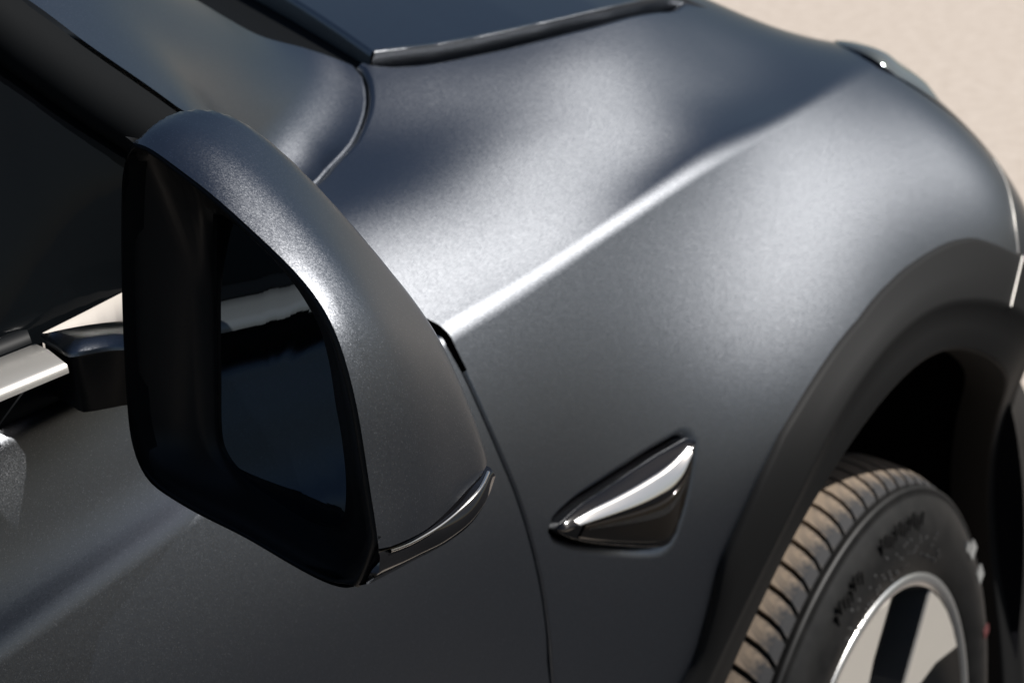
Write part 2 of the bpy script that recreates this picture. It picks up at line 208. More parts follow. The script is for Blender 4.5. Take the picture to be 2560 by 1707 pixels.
# ---- the two big body surfaces: y = side(x, z) below the shoulder crease, z = top(x, y) above it
def bas(t, n, a, b):
    t = np.asarray(t, float); h = (b-a)/(n-3); s = (np.clip(t, a, b-1e-9)-a)/h
    i = np.minimum(s.astype(int), n-4); f = s-i
    B = np.zeros((len(t), n)); D = np.zeros((len(t), n)); r = np.arange(len(t))
    w = [(1-f)**3/6, (3*f**3-6*f**2+4)/6, (-3*f**3+3*f**2+3*f+1)/6, f**3/6]
    d = [-(1-f)**2/2, (9*f**2-12*f)/6, (-9*f**2+6*f+3)/6, f**2/2]
    for j in range(4): B[r, i+j] = w[j]; D[r, i+j] = d[j]/h
    B += D*(t-np.clip(t, a, b))[:, None]
    return B, D
CS, CT = np.array(G['side_coef']), np.array(G['top_coef'])
def side(uv):            # uv = (x, z)
    x, z = uv[:, 0], uv[:, 1]; xc = np.maximum(x, -1.0)
    A, dA = bas(xc, CS.shape[0], -1.1, .75); B, dB = bas(z, CS.shape[1], .35, 1.06)
    y = np.einsum('pi,ij,pj->p', A, CS, B); sx = np.einsum('pi,ij,pj->p', dA, CS, B)*(x > -1.0); sz = np.einsum('pi,ij,pj->p', A, CS, dB)
    return np.stack([x, y, z], 1), nrm(np.stack([sx, -np.ones_like(sx), sz], 1))
def top(uv):             # uv = (x, y)
    x, y = uv[:, 0], uv[:, 1]
    A, dA = bas(x, CT.shape[0], -.85, .6); B, dB = bas(y, CT.shape[1], -1.0, -.6)
    z = np.einsum('pi,ij,pj->p', A, CT, B); sx = np.einsum('pi,ij,pj->p', dA, CT, B); sy = np.einsum('pi,ij,pj->p', A, CT, dB)
    return np.stack([x, y, z], 1), nrm(np.stack([-sx, -sy, np.ones_like(sx)], 1))
def resample2(P, step):
    P = np.asarray(P, float); out = []
    for i in range(len(P)-1):
        n = max(1, int(round(np.linalg.norm(P[i+1]-P[i])/step)))
        for j in range(n): out.append(P[i]+(P[i+1]-P[i])*j/n)
    return np.array(out)
def inside(poly, pts):
    x, y = pts[:, 0], pts[:, 1]; c = np.zeros(len(pts), bool); n = len(poly)
    for i in range(n):
        a, b = poly[i], poly[(i+1) % n]
        if a[1] == b[1]: continue
        k = ((a[1] > y) != (b[1] > y)) & (x < (b[0]-a[0])*(y-a[1])/(b[1]-a[1])+a[0]); c ^= k
    return c
def near(poly, pts, d):
    m = np.full(len(pts), False)
    for a in poly: m |= ((pts-a)**2).sum(1) < d*d
    return m
def sheet(poly, fn, step=0.008, hole=None):
    # triangulated sheet of surface fn inside the outline poly; returns V, N, faces and the boundary vertex ids
    poly = np.asarray(poly); lo, hi = poly.min(0), poly.max(0)
    gx, gy = np.meshgrid(np.arange(lo[0], hi[0], step), np.arange(lo[1], hi[1], step*.87)); gx[1::2] += step/2
    g = np.stack([gx.ravel(), gy.ravel()], 1); g = g[inside(poly, g)]; g = g[~near(poly, g, step*.55)]
    allb = [poly]
    if hole is not None:
        g = g[~inside(hole, g)]; g = g[~near(hole, g, step*.4)]; allb.append(np.asarray(hole))
    pts = np.vstack(allb+[g]); e = []; o = 0
    for b in allb:
        e += [(o+i, o+(i+1) % len(b)) for i in range(len(b))]; o += len(b)
    v, ed, fc, ov, oe, of = delaunay_2d_cdt([Vector(map(float, p)) for p in pts], e, [], 0, 1e-7)
    P = np.array([tuple(a) for a in v]); F = np.array([tuple(f) for f in fc])
    cen = P[F].mean(1); ok = inside(poly, cen)
    if hole is not None: ok &= ~inside(hole, cen)
    F = F[ok]; ids = {}
    for i, s in enumerate(ov):
        for j in s: ids[j] = i
    V, N = fn(P)
    n = np.cross(V[F[:, 1]]-V[F[:, 0]], V[F[:, 2]]-V[F[:, 0]]); fl = (n*N[F].mean(1)).sum(1) < 0
    F[fl] = F[fl][:, ::-1]
    bounds = []; o = 0
    for b in allb: bounds.append([ids[o+i] for i in range(len(b))]); o += len(b)
    return V, N, [tuple(map(int, f)) for f in F], bounds
class Skin:
    def __init__(s): s.V = []; s.N = []; s.F = []
    def add(s, V, N, F):
        o = len(s.V); s.V += [tuple(v) for v in V]; s.N += [tuple(v) for v in N]; s.F += [tuple(int(i)+o for i in f) for f in F]; return o
    def hem(s, V, N, centre=None, r=0.0022, depth=0.014, out=None, closed=False):
        # rounded edge along the open border V (with surface normals N), turning down away from the panel
        V = np.asarray(V); N = np.asarray(N); T = np.gradient(V, axis=0)
        if closed: T = np.roll(V, -1, 0)-np.roll(V, 1, 0)
        O = nrm(np.cross(T, N))
        if out is not None:
            if (O*(np.asarray(out)-V)).sum() < 0: O = -O
        elif (O*(V-np.asarray(centre))).sum() < 0: O = -O
        rows = []; nn = []
        for a in (0, 25, 50, 75, 90):
            c, q = math.cos(math.radians(a)), math.sin(math.radians(a))
            rows.append(V+O*r*q-N*r*(1-c)); nn.append(nrm(N*c+O*q))
        rows.append(rows[-1]-N*depth); nn.append(O)
        n = len(V); F = []
        for i in range(len(rows)-1):
            for j in range(n if closed else n-1):
                F.append((i*n+j, i*n+(j+1) % n, (i+1)*n+(j+1) % n, (i+1)*n+j))
        A = np.vstack(rows); B = np.vstack(nn)
        f0 = F[0]; g = np.cross(A[f0[1]]-A[f0[0]], A[f0[3]]-A[f0[0]])
        i = (len(rows)//2)*n; f0 = F[2*(n if closed else n-1)]; g = np.cross(A[f0[1]]-A[f0[0]], A[f0[3]]-A[f0[0]])
        if g@B[f0[0]] < 0: F = [f[::-1] for f in F]
        s.add(A, B, F)
    def strip(s, A, NA, B, NB, K, n=8):
        # blend strip from row A to row B, bulging towards row K (the sharp edge they would meet in)
        A, B, K = map(np.asarray, (A, B, K)); rows = []; nn = []
        for t in np.linspace(0, 1, n+1):
            rows.append((1-t)**2*A+2*t*(1-t)*K+t*t*B); nn.append(nrm((1-t)*NA+t*NB))
        m = len(A); F = [(i*m+j, i*m+j+1, (i+1)*m+j+1, (i+1)*m+j) for i in range(n) for j in range(m-1)]
        X = np.vstack(rows); Y = np.vstack(nn); f = F[len(F)//2]
        if np.cross(X[f[1]]-X[f[0]], X[f[3]]-X[f[0]])@Y[f[0]] < 0: F = [f[::-1] for f in F]
        s.add(X, Y, F)
    def build(s, name, m, parent=None, **kw): return mk(name, s.V, s.F, m, parent, N=s.N, **kw)

def thing(name, label, cat, loc=(0, 0, 0)):
    o = bpy.data.objects.new(name, None); C.objects.link(o); o.location = loc
    o['label'] = label; o['category'] = cat; return o

# ------------------------------------------------------------------ ground
gr = mk('ground', [(-60,-60,0),(60,-60,0),(60,60,0),(-60,60,0)], [(0,1,2,3)], GROUND, kind='structure', smooth=False)
gr['label'] = 'pale sunlit concrete ground beyond the front of the car'

ASPH = mat('asphalt', (0.04,0.04,0.042), 0.9, 0, 0.1)
noise(ASPH, 60, (0.028,0.028,0.030), (0.055,0.055,0.056), detail=8)
ro = mk('road', [(-60,-60,.004),(60,-60,.004),(60,-1.10,.004),(-60,-1.10,.004)], [(0,1,2,3)], ASPH, kind='structure', smooth=False)
ro['label'] = 'dark asphalt beside the car'
# ------------------------------------------------------------------ car
car = thing('car', 'dark grey satin car seen close at its right front fender and wing mirror', 'car')
CR = np.array(G['crease'])
cr = crv(CR, 260)
half = 0.0060
def crease_rows(x0, x1, n):
    P = cr[(cr[:, 0] >= x0-1e-6) & (cr[:, 0] <= x1+1e-6)]; P = lin(P, n)
    T = nrm(np.gradient(P, axis=0)); return P, T
# --- fender
KP, KT = crease_rows(-0.586, 0.262, 150)
sA, nA = side(np.stack([KP[:, 0], KP[:, 2]-half*1.1], 1))
KP2 = KP.copy()
tA, mA = top(np.stack([KP[:, 0], KP[:, 1]+half*1.3], 1))
gap = np.array(G['door_gap'])[:, [0, 2]]; gap = gap[gap[:, 1] < 1.02]
gap_f = gap+np.array([0.0035, 0])
ff = np.array([(.272,1.012),(.295,.988),(.318,.960),(.318,.935),(.300,.914),(.272,.897),(.248,.878),(.232,.857)])
ao = np.array(G['arch_outer'])[:, [0, 2]]
cx, cz = -0.02, 0.36
ang = np.degrees(np.arctan2(ao[:, 1]-cz, ao[:, 0]-cx)); rad = np.hypot(ao[:, 0]-cx, ao[:, 1]-cz)
o_ = np.argsort(ang); ang, rad = ang[o_], rad[o_]
def arc_r(a): return np.interp(a, np.r_[-60, 10, 40, 63.1, ang, 150, 200], np.r_[.64, .64, .60, .557, rad, rad[-1]*1.0-.01, .47])
aa = np.linspace(63.1, 192, 120)
arc = np.stack([cx+np.cos(np.radians(aa))*arc_r(aa), cz+np.sin(np.radians(aa))*arc_r(aa)], 1)
low = np.array([(arc[-1][0], .22), (-.50, .22), (-.505, .5)])
outl = [sA[:, [0, 2]], crv(ff, 60)[1:], ]
rest = np.vstack([crv(ff, 60)[-1:], arc, low])
seg_bot = resample2(np.vstack([arc, low]), .010)
gp = crv(np.vstack([gap_f[::-1]]), 60)
seg_gap = np.vstack([resample2(np.vstack([low[-1], gp[0]]), .01), gp])
poly = np.vstack([sA[:, [0, 2]], crv(ff, 50)[1:-1], seg_bot, seg_gap[1:]])
rep = np.array(G['rep_out'])[:, [0, 2]]; rc = rep.mean(0)
def grow(P, d):
    T = np.roll(P, -1, 0)-np.roll(P, 1, 0); T = T/np.linalg.norm(T, axis=1)[:, None]; O = np.stack([T[:, 1], -T[:, 0]], 1)
    if (O*(P-P.mean(0))).sum() < 0: O = -O
    return P+O*d
rep_l = crv(rep, 70, closed=True)
hole = grow(rep_l, 0.0075)
sk = Skin()
V, N, F, bd = sheet(poly, side, .009, hole=hole)
sk.add(V, N, F)
b = bd[0]; n1 = len(sA); n2 = n1+48
sk.hem(V[b[n1-1:n2+1]], N[b[n1-1:n2+1]], centre=(0, -.9, .9), r=.0045)
sk.hem(V[b[n2:n2+len(seg_bot)]], N[b[n2:n2+len(seg_bot)]], out=np.array([cx, -.95, cz]), r=.0015)
gs = b[n2+len(seg_bot):]
sk.hem(V[gs], N[gs], centre=(0, -.9, .8))
h = bd[1]
hv, hn = V[h], N[h]
# soft pocket round the side lamp
inn, inN = side(rep_l); inn = inn+np.array([0, .0065, 0]); mid, _ = side((hole+rep_l)/2); mid += np.array([0, .0022, 0])
rows = [hv, mid, inn, inn+np.array([0, .02, 0])]; m_ = len(hv)
Fp = [(i*m_+j, i*m_+(j+1) % m_, (i+1)*m_+(j+1) % m_, (i+1)*m_+j) for i in range(3) for j in range(m_)]
cc = hv.mean(0); inward = nrm(cc-hv)
nn = [hn, nrm(hn+inward*.45), nrm(hn*.75+inward*.65), inward]
A_ = np.vstack(rows); B_ = np.vstack(nn)
f0 = Fp[m_]
if np.cross(A_[f0[1]]-A_[f0[0]], A_[f0[3]]-A_[f0[0]])@B_[f0[0]] < 0: Fp = [f[::-1] for f in Fp]
sk.add(A_, B_, Fp)
# crease
sk.strip(sA, nA, tA, mA, KP+np.array([0, -.0006, .0004]))
# top sheet
te = np.array(G['top_edge'])[:, :2]
te2 = np.vstack([te, [(.10,-.705),(.16,-.672),(.22,-.645),(.29,-.635),(.335,-.65),(.36,-.69),(.345,-.745),(.30,-.79)]])
tg = np.array(G['top_gap'])[:, :2]+np.array([0.0045, -.0020])
tgp = np.vstack([tg, [(-.600, -.80), (-.592, -.86), (-.588, -.897)]])
tg_r = crv(tgp, 70)[::-1]            # from the crease end up to the rear inner corner
te_r = crv(te2, 110)
poly2 = np.vstack([tA[:, :2][::-1], tg_r, te_r[1:]])
V, N, F, bd = sheet(poly2, top, .008)
sk.add(V, N, F); b = bd[0]; n1 = len(tA)
q = b[n1:n1+70]; sk.hem(V[q], N[q], centre=(0, -.8, 1.08), r=.0048)
q = b[n1+69:]+[b[0]]; sk.hem(V[q], N[q], centre=(0, -.9, 1.05), r=.006, depth=.05)
fender = sk.build('fender', PAINT, car, label='satin dark grey front fender with a sharp shoulder crease')

# --- door : lower skin, crease, shoulder up to the belt seal
sk = Skin()
xd = np.linspace(-2.6, -0.592, 260)
def crx(x):
    y = np.interp(x, cr[:, 0], cr[:, 1]); z = np.interp(x, cr[:, 0], cr[:, 2])
    e = np.minimum(x-cr[0, 0], 0); return np.stack([x, y, z+e*-.02], 1)
KD = crx(xd)
dA, dn = side(np.stack([xd, KD[:, 2]-.006], 1))
# side() carries on flat behind the mirror; keep the crease glued to it
KD[:, 1] = np.minimum(KD[:, 1], dA[:, 1]+.004)
gd = gap-np.array([0.0030, 0])
gdp = crv(np.vstack([gd, [(-.503,.62),(-.50,.4),(-.50,.22)]]), 90)
lowd = np.array([(-.50,.22), (-2.6,.22), (-2.6, dA[0, 2])])
poly = np.vstack([dA[:, [0, 2]], gdp, resample2(lowd, .03)[1:]])
V, N, F, bd = sheet(poly, side, .014); sk.add(V, N, F); b = bd[0]
q = b[len(dA)-1:len(dA)+90]; sk.hem(V[q], N[q], centre=(-1, -.9, .8))
sh_ = np.array(G['shoulder']); za = float(sh_[1:4, 2].mean()); ya = float(sh_[1, 1])
zs = np.interp(xd, [-2.6, -.96, -.88, -.76, -.59], [za+.03, za, za, za-.008, 1.046]); ys = np.interp(xd, [-2.6, -.96, -.88, -.76, -.59], [ya+.004, ya, ya, ya+.004, -.893])
SH = np.stack([xd, ys, zs], 1)
rr0 = .0085
w_ = SH-KD; wy, wz = w_[:, 1:2]*np.array([[0, 1, 0]]), w_[:, 2:3]*np.array([[0, 0, 1]]); wx = w_[:, :1]*0
up = KD+wy*.17+wz*.055; m0 = KD+wy*.36+wz*.15; m1 = KD+wy*.56+wz*.32; m2 = KD+wy*.76+wz*.60
prof = [up, m0, m1, m2, SH+np.array([0, -.0008, -rr0*1.3])]
for t in (20, 40, 60, 80): prof.append(SH+np.array([0, rr0*(1-math.cos(math.radians(t))), -rr0*1.1+rr0*1.1*math.sin(math.radians(t))]))
prof.append(SH+np.array([0, rr0*1.6, .0003])); prof.append(SH+np.array([0, rr0*2.4, -.004])); prof.append(SH+np.array([0, rr0*2.5, -.02]))
P3 = np.stack(prof, 1); P3 = np.array([crv(q_, 40) for q_ in P3])          # (x, profile, 3)
NN = nrm(np.cross(np.gradient(P3, axis=0), np.gradient(P3, axis=1)))
if NN[50, 3, 1] > 0: NN = -NN
sk.strip(dA, dn, P3[:, 0], NN[:, 0], KD+np.array([0, -.0012, 0]))
m_ = 40; A_ = P3.reshape(-1, 3); B_ = NN.reshape(-1, 3)
Fp = [(i*m_+j, i*m_+j+1, (i+1)*m_+j+1, (i+1)*m_+j) for i in range(len(xd)-1) for j in range(m_-1)]
f0 = Fp[m_*50]
if np.cross(A_[f0[1]]-A_[f0[0]], A_[f0[3]]-A_[f0[0]])@B_[f0[0]] < 0: Fp = [f[::-1] for f in Fp]
sk.add(A_, B_, Fp)
door = sk.build('door', PAINT, car, label='satin dark grey front door partly in the mirror shadow')

# --- A-pillar panel from the fender joint up and back
tgo = crv(np.vstack([np.array(G['top_gap'])[:, :2], [(-.604,-.80),(-.598,-.86),(-.597,-.895)]]), 60)-np.array([.0050, -.0012])
jV, jN = top(tgo)                 # joint row, on the fender surface
jV = jV[::-1]; jN = jN[::-1]
# Coons patch: u along the pillar (0 = up/back, 1 = joint), v from the window side to the windscreen side
nu_, nv_ = 50, 26
lowp = crv(np.vstack([np.array(G['pillar_low'])[:-1], [jV[0]]]), 60)
highp = crv(np.vstack([np.array(G['pillar_high'])[:-1], [jV[-1]]]), 60)
L_ = lin(lowp, nu_); H_ = lin(highp, nu_)
E1 = lin(jV, nv_); E0 = lin([L_[0], L_[0]*.5+H_[0]*.5+np.array([-.02, -.02, .03]), H_[0]], nv_)
L_ = L_+(E1[0]-L_[-1])*(np.linspace(0, 1, nu_)**2.5)[:, None]; H_ = H_+(E1[-1]-H_[-1])*(np.linspace(0, 1, nu_)**2.5)[:, None]
rows = []
for i in range(nu_):
    u = i/(nu_-1); row = []
    for j in range(nv_):
        v = j/(nv_-1)
        p = (1-v)*L_[i]+v*H_[i]+(1-u)*E0[j]+u*E1[j]-((1-u)*(1-v)*E0[0]+u*(1-v)*E1[0]+(1-u)*v*E0[-1]+u*v*E1[-1])
        p = p+np.array([-.25, -.6, .75])*(0.10*v*(1-v)*(1-u))*.35
        row.append(p)
    rows.append(row)
R3 = np.array(rows)
for _ in range(30): R3[1:-1, 1:-1] = R3[1:-1, 1:-1]*.4+.15*(R3[2:, 1:-1]+R3[:-2, 1:-1]+R3[1:-1, 2:]+R3[1:-1, :-2])
du = np.gradient(R3, axis=0); dv = np.gradient(R3, axis=1); PN = nrm(np.cross(du, dv))
if PN[10, 10, 2] < 0: PN = -PN
# lean the last rows towards the fender's own normals so that light runs on across the joint
for i in range(nu_):
    w = max(0, (i-nu_+14)/13.0); PN[i] = nrm(PN[i]*(1-w)+lin(jN, nv_)*w)
Fp = []
for i in range(nu_-1):
    for j in range(nv_-1): Fp.append((i*nv_+j, i*nv_+j+1, (i+1)*nv_+j+1, (i+1)*nv_+j))
A_, B_ = R3.reshape(-1, 3), PN.reshape(-1, 3); f0 = Fp[200]
if np.cross(A_[f0[1]]-A_[f0[0]], A_[f0[3]]-A_[f0[0]])@B_[f0[0]] < 0: Fp = [f[::-1] for f in Fp]
sk = Skin(); sk.add(A_, B_, Fp); cp = R3[nu_//2, nv_//2]
sk.hem(R3[-1], PN[-1], centre=cp, r=.0025); sk.hem(R3[:, -1], PN[:, -1], centre=cp, r=.003, depth=.03)
sk.build('pillar_panel', PAINT, car, label='satin grey panel at the foot of the windscreen pillar')

# --- dark inner shell behind every gap
x = np.linspace(-2.6, .70, 90); z = np.linspace(.2, 1.0, 24)
def ok(px, pz): return math.hypot(px-cx, pz-cz) > .50
V = []; F = []
for i, a in enumerate(x):
    P, _ = side(np.stack([np.full_like(z, a), z], 1)); V += [(p[0], p[1]+.03, p[2]) for p in P]
for i in range(len(x)-1):
    for j in range(len(z)-1):
        if ok((x[i]+x[i+1])/2, (z[j]+z[j+1])/2) and not (x[i+1] > .24 and z[j+1] > .80): F.append((i*24+j, i*24+j+1, (i+1)*24+j+1, (i+1)*24+j))
mk('inner_shell', V, F, VOID, car)
x = np.linspace(-.62, .30, 60); V = []; F = []
for a in x:
    yc = float(np.interp(a, cr[:, 0], cr[:, 1])); y = np.linspace(yc+.02, -.64, 14)
    P, _ = top(np.stack([np.full_like(y, a), y], 1)); V += [(p[0], p[1], p[2]-.03) for p in P]
F = [(i*14+j, i*14+j+1, (i+1)*14+j+1, (i+1)*14+j) for i in range(59) for j in range(13)]
mk('inner_shell', V, F, VOID, car)

# --- bonnet
he = np.array(G['hood_edge']); he_s = he[3:]
hx0, hy0, hz0 = he_s[0]
xs = np.r_[np.linspace(hx0, he_s[-1, 0], 60), np.linspace(he_s[-1, 0]+.01, .80, 40)]
ze = np.interp(xs, he_s[:, 0], he_s[:, 2]); x1 = xs-he_s[-1, 0]
ze = np.where(x1 > 0, he_s[-1, 2]-.30*x1-.6*x1**2, ze); ye = np.interp(xs, he_s[:, 0], he_s[:, 1])+np.where(x1 > 0, .02*x1+.15*x1**2, 0)
rows = []; ts = np.r_[np.linspace(0, 1, 34)**1.5]
E = np.stack([xs, ye, ze], 1)
inner = []
for t in ts:
    y = ye+(0.0-ye)*t
    xr = xs+(1-(xs-hx0)/(.80-hx0))*(0.55*(y-hy0)*(1-.25*(y-hy0)))
    inner.append(np.stack([xr, y, ze+.055*(1-(1-t)**2)], 1))
edge = [E+np.array([0, -.0012, -.0015]), E+np.array([0, -.0010, -.0005]), E+np.array([0, -.0005, -.0001])]
skirt = [E+np.array([0, .012, -.045]), E+np.array([0, .0010, -.006])]
bon = loft('bonnet', skirt+edge+inner, PAINT, car, label='dark bonnet edge with a fine light line along its fold')
mk('inner_shell', [(-.60,-.71,1.085),(-.0,-.71,1.075),(.02,.3,1.075),(-.60,.3,1.085)], [(0,1,2,3)], VOID, car, smooth=False)
# rear fold of the bonnet corner
rr = np.array([q_[0] for q_ in inner]); loft('bonnet_rear_fold', [rr+np.array([.0, 0, 0]), rr+np.array([-.003, 0, -.0015]), rr+np.array([-.004, 0, -.004]), rr+np.array([-.004, 0, -.05])], PAINT, car)
# cowl
def rear_x(y): q = np.clip(y-hy0, 0, 1.1); return hx0+.55*q*(1-.25*q)
cw = [[(x0+(rear_x(y)-.003-x0)*t, y, hz0-.012+.10*(y-hy0)+.35*max(0, hx0-.07-(x0+(rear_x(y)-.003-x0)*t))) for y in np.linspace(hy0+.004, .4, 30)] for x0 in (-.80,) for t in np.linspace(0, 1, 40)]
loft('cowl', cw, MATTE, car)
ws = [[(-.70, -.56, 1.22), (-.98, -.54, 1.37), (-1.38, -.50, 1.53)], [(-.52, 0, 1.22), (-.85, 0, 1.40), (-1.3, 0, 1.58)], [(-.70, .56, 1.22), (-.98, .54, 1.37), (-1.38, .50, 1.53)]]
loft('windscreen', [crv([w_[i] for w_ in ws], 14) for i in range(3)], GLASS, car)

# --- side window, its frame, belt trim
def ext(P, x0, dz=0):   # carry a belt line backwards
    P = np.array(P); P = P[np.argsort(P[:, 0])]; return P
lp = L_.copy()
back = np.array([(-2.4,-.79,1.52),(-1.9,-.77,1.54),(-1.35,-.78,1.48),(-1.0,-.81,1.36)])
upper = crv(np.vstack([back, np.array(G['pillar_low'])[:6]]), 120)
off = np.array([0, -.002, -.004])
frame_in = upper+np.array([-.018, -.008, -.030])
loft('window_frame', [upper+np.array([.006, .004, -.006]), upper+off, (upper+frame_in)/2+np.array([0,-.0012,0]), frame_in, frame_in+np.array([0, .008, 0])], MATTE, car)
xb = np.linspace(-2.4, -.745, 120)
belt = np.stack([xb, np.interp(xb, [-2.4, -.9, -.7], [-.895, -.897, -.88]), np.interp(xb, [-2.4, -.9, -.70], [1.16, 1.128, 1.118])], 1)
fi = frame_in
loft('side_window', [belt+np.array([0, .008, -.01]), (belt+fi)/2+np.array([0, -.002, 0]), fi+np.array([0, .006, 0])], GLASS, car)
# pale satin trim
up_ = np.array(G['trim_up']); lo_ = np.array(G['trim_low'])
def trim(a, b_, name, label=None, d=.012):
    a, b_ = np.asarray(a), np.asarray(b_)
    rows = [a+np.array([0, .002, -.006]), a, a*.5+b_*.5+np.array([0, 0, .0012]), b_, b_+np.array([0, -.0022, -.0012]), b_+np.array([0, -.003, -.0035]), b_+np.array([0, -.003, -d])]
    return loft(name, rows, SATIN, car, label=label)
e1, e2 = up_[-1], lo_[-1]
tx = np.linspace(0, 1, 60)
A1 = np.stack([np.interp(tx, [0, 1], [-2.4, e1[0]]), np.full(60, e1[1]), np.interp(tx, [0, 1], [1.158, e1[2]])], 1)
B1 = np.stack([np.interp(tx, [0, 1], [-2.4, e2[0]]), np.full(60, e2[1]), np.interp(tx, [0, 1], [1.156, e2[2]])], 1)
trim(A1, B1, 'belt_trim', 'pale satin metal strip under the side window', d=.005)
seal = [A1+np.array([.0, .012, .004]), A1+np.array([0, .004, .006]), A1+np.array([0, .002, .0])]
loft('window_seal', [r_ for r_ in seal], BLACK, car)
x2 = np.linspace(-2.4, -.75, 80)
y_ = np.full(80, 0.)
bs = np.stack([x2, np.interp(x2, [-2.4, -.9, -.66], [-.913, -.913, -.90]), np.interp(x2, [-2.4, -.9, -.66], [1.146, 1.118, 1.10])], 1)
loft('belt_seal', [bs+np.array([0, .03, .0]), bs+np.array([0, 0, -.002]), bs+np.array([0, .012, -.026]), bs+np.array([0, .03, -.04])], BLACK, car)
sl = np.array(G['sliver']); bot = sl[[0, 8, 7, 6, 5, 4]]; tp = lin(sl[[0, 1, 2, 3]], 6); bt = lin(bot, 6)
loft('corner_trim', [lin(tp, 20), lin(bt, 20), lin(bt, 20)+np.array([0, 0, -.01])], PALE, car, label='small sunlit triangle of pale trim beside the mirror foot')

# black corner panel closing the gap between pillar foot and door shoulder
Lc = L_[L_[:, 0] > -.742]; lowc = lin([(-.735, -.880, 1.085), (-.602, -.893, 1.045)], len(Lc))
loft('corner_panel', [Lc+np.array([0, .004, -.001]), Lc*.5+lowc*.5+np.array([0, .002, 0]), lowc], HOUSING, car)

# --- wheel arch cladding
rd = np.array(G['ridge'])[:, [0, 2]]; lp_ = np.array(G['lip'])[:, [0, 2]]
def pol(P):
    a = np.degrees(np.arctan2(P[:, 1]-cz, P[:, 0]-cx)); r = np.hypot(P[:, 0]-cx, P[:, 1]-cz); o = np.argsort(a); return a[o], r[o]
ra, rr_ = pol(rd); la, lr = pol(lp_)
th = np.linspace(-42, 200, 190)
def rowr(a, r, off, e0, e1, e2):
    r_ = np.interp(th, np.r_[-30, 10, 38, a, 160, 200], np.r_[e0, e0, e2, r, e1, e1])
    w = np.ones(15)/15; r_ = np.convolve(np.r_[[r_[0]]*7, r_, [r_[-1]]*7], w, 'valid')
    P = np.stack([cx+np.cos(np.radians(th))*r_, cz+np.sin(np.radians(th))*r_], 1); V, N = side(P); V[:, 1] -= off
    return V
r0 = arc_r(th)
P = np.stack([cx+np.cos(np.radians(th))*r0, cz+np.sin(np.radians(th))*r0], 1); O0, _ = side(P)
Rg = rowr(ra, rr_, .010, .50, .47, .50); Lp = rowr(la, lr, .003, .46, .44, .46)
cen = np.array([cx, 0, cz])
def toward(P, d): v = P-np.array([cx, 0, cz]); v[:, 1] = 0; return P-nrm(v)*d
rows = [O0+np.array([0, .012, 0]), O0+np.array([0, -.0035, 0]), toward(O0, .003)+np.array([0, -.0055, 0]), O0*.5+Rg*.5+np.array([0, -.004, 0]),
        toward(Rg, -.004)+np.array([0, -.0003, 0]), Rg+np.array([0, -.0012, 0]), toward(Rg, .004)+np.array([0, .0010, 0]), Rg*.5+Lp*.5+np.array([0, .002, 0]),
        toward(Lp, -.004), toward(Lp, -.001)+np.array([0, .0015, 0]), Lp+np.array([0, .005, 0]), Lp+np.array([0, .045, 0])]
loft('arch_cladding', rows, CLAD, car, label='black textured wheel arch cladding with a raised ridge')
def bead(name, P, r, m, parent, label=None):
    P = np.asarray(P, float); T = nrm(np.gradient(P, axis=0)); a = nrm(np.cross(T, [0, 1, 0])); b_ = nrm(np.cross(T, a)); rows = []
    for t in np.linspace(0, 2*math.pi, 9)[:-1]: rows.append(P+a*r*math.cos(t)+b_*r*math.sin(t))
    return loft(name, rows, m, parent, closed_v=True, label=label)
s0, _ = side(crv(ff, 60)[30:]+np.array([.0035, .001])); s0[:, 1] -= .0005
bead('bumper_joint_glint', s0, .0009, SATIN, car, label='edge highlight along the joint between fender and bumper, modelled as a thin bead')  # pale bead stands in for light caught on the seam edge
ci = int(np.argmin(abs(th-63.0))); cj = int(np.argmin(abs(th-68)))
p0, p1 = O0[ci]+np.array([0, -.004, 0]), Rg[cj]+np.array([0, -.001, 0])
bead('cladding_joint_glint', np.linspace(p0, p1, 14)-np.array([0, .0015, 0]), .0010, SATIN, car, label='edge highlight on the joint across the arch cladding, modelled as a thin bead')  # highlight on the cladding seam, put in as a pale bead
# liner
li = toward(Lp, -.03); zl = []
for dy in (.03, .2, .45): q = li.copy(); q[:, 1] = -.97+dy; zl.append(q)
loft('wheel_well', [Lp+np.array([0, .045, 0])]+zl, VOID, car)
bw = zl[-1]; mk('wheel_well', [tuple(p) for p in bw]+[(cx, -.52, cz)], [(i, i+1, len(bw)) for i in range(len(bw)-1)], VOID, car)

# --- front bumper, carrying the body round the corner
sk = Skin()
ffb = crv(ff, 50)+np.array([.007, .002])
ab = np.linspace(61.5, -14, 50); ab_ = np.stack([cx+np.cos(np.radians(ab))*arc_r(ab), cz+np.sin(np.radians(ab))*arc_r(ab)], 1)
ka = int(np.argmin(abs(ab-25)))
bx = np.array([ab_[ka], (.80, ab_[ka][1]),(.80,.88),(.70,.93),(.50,.95),(.37,.985),(.31,1.008)])
poly = np.vstack([ffb, ab_[:ka+1], resample2(bx, .02)[1:]])
lo2 = np.vstack([ab_[ka:], resample2(np.array([ab_[-1], (.56,.20),(.80,.20),(.80,ab_[ka][1]-.004),(ab_[ka][0]+.01, ab_[ka][1]-.004)]), .02)[1:]])
V, N, F, bd = sheet(lo2, side, .015); mk('bumper_cladding', V, F, CLAD, car, N=N)
V, N, F, bd = sheet(poly, side, .012); sk.add(V, N, F); b = bd[0]
q = b[:50]; sk.hem(V[q], N[q], out=np.array([.3, -.9, .85]), r=.004)
sk.build('front_bumper', PAINT, car)

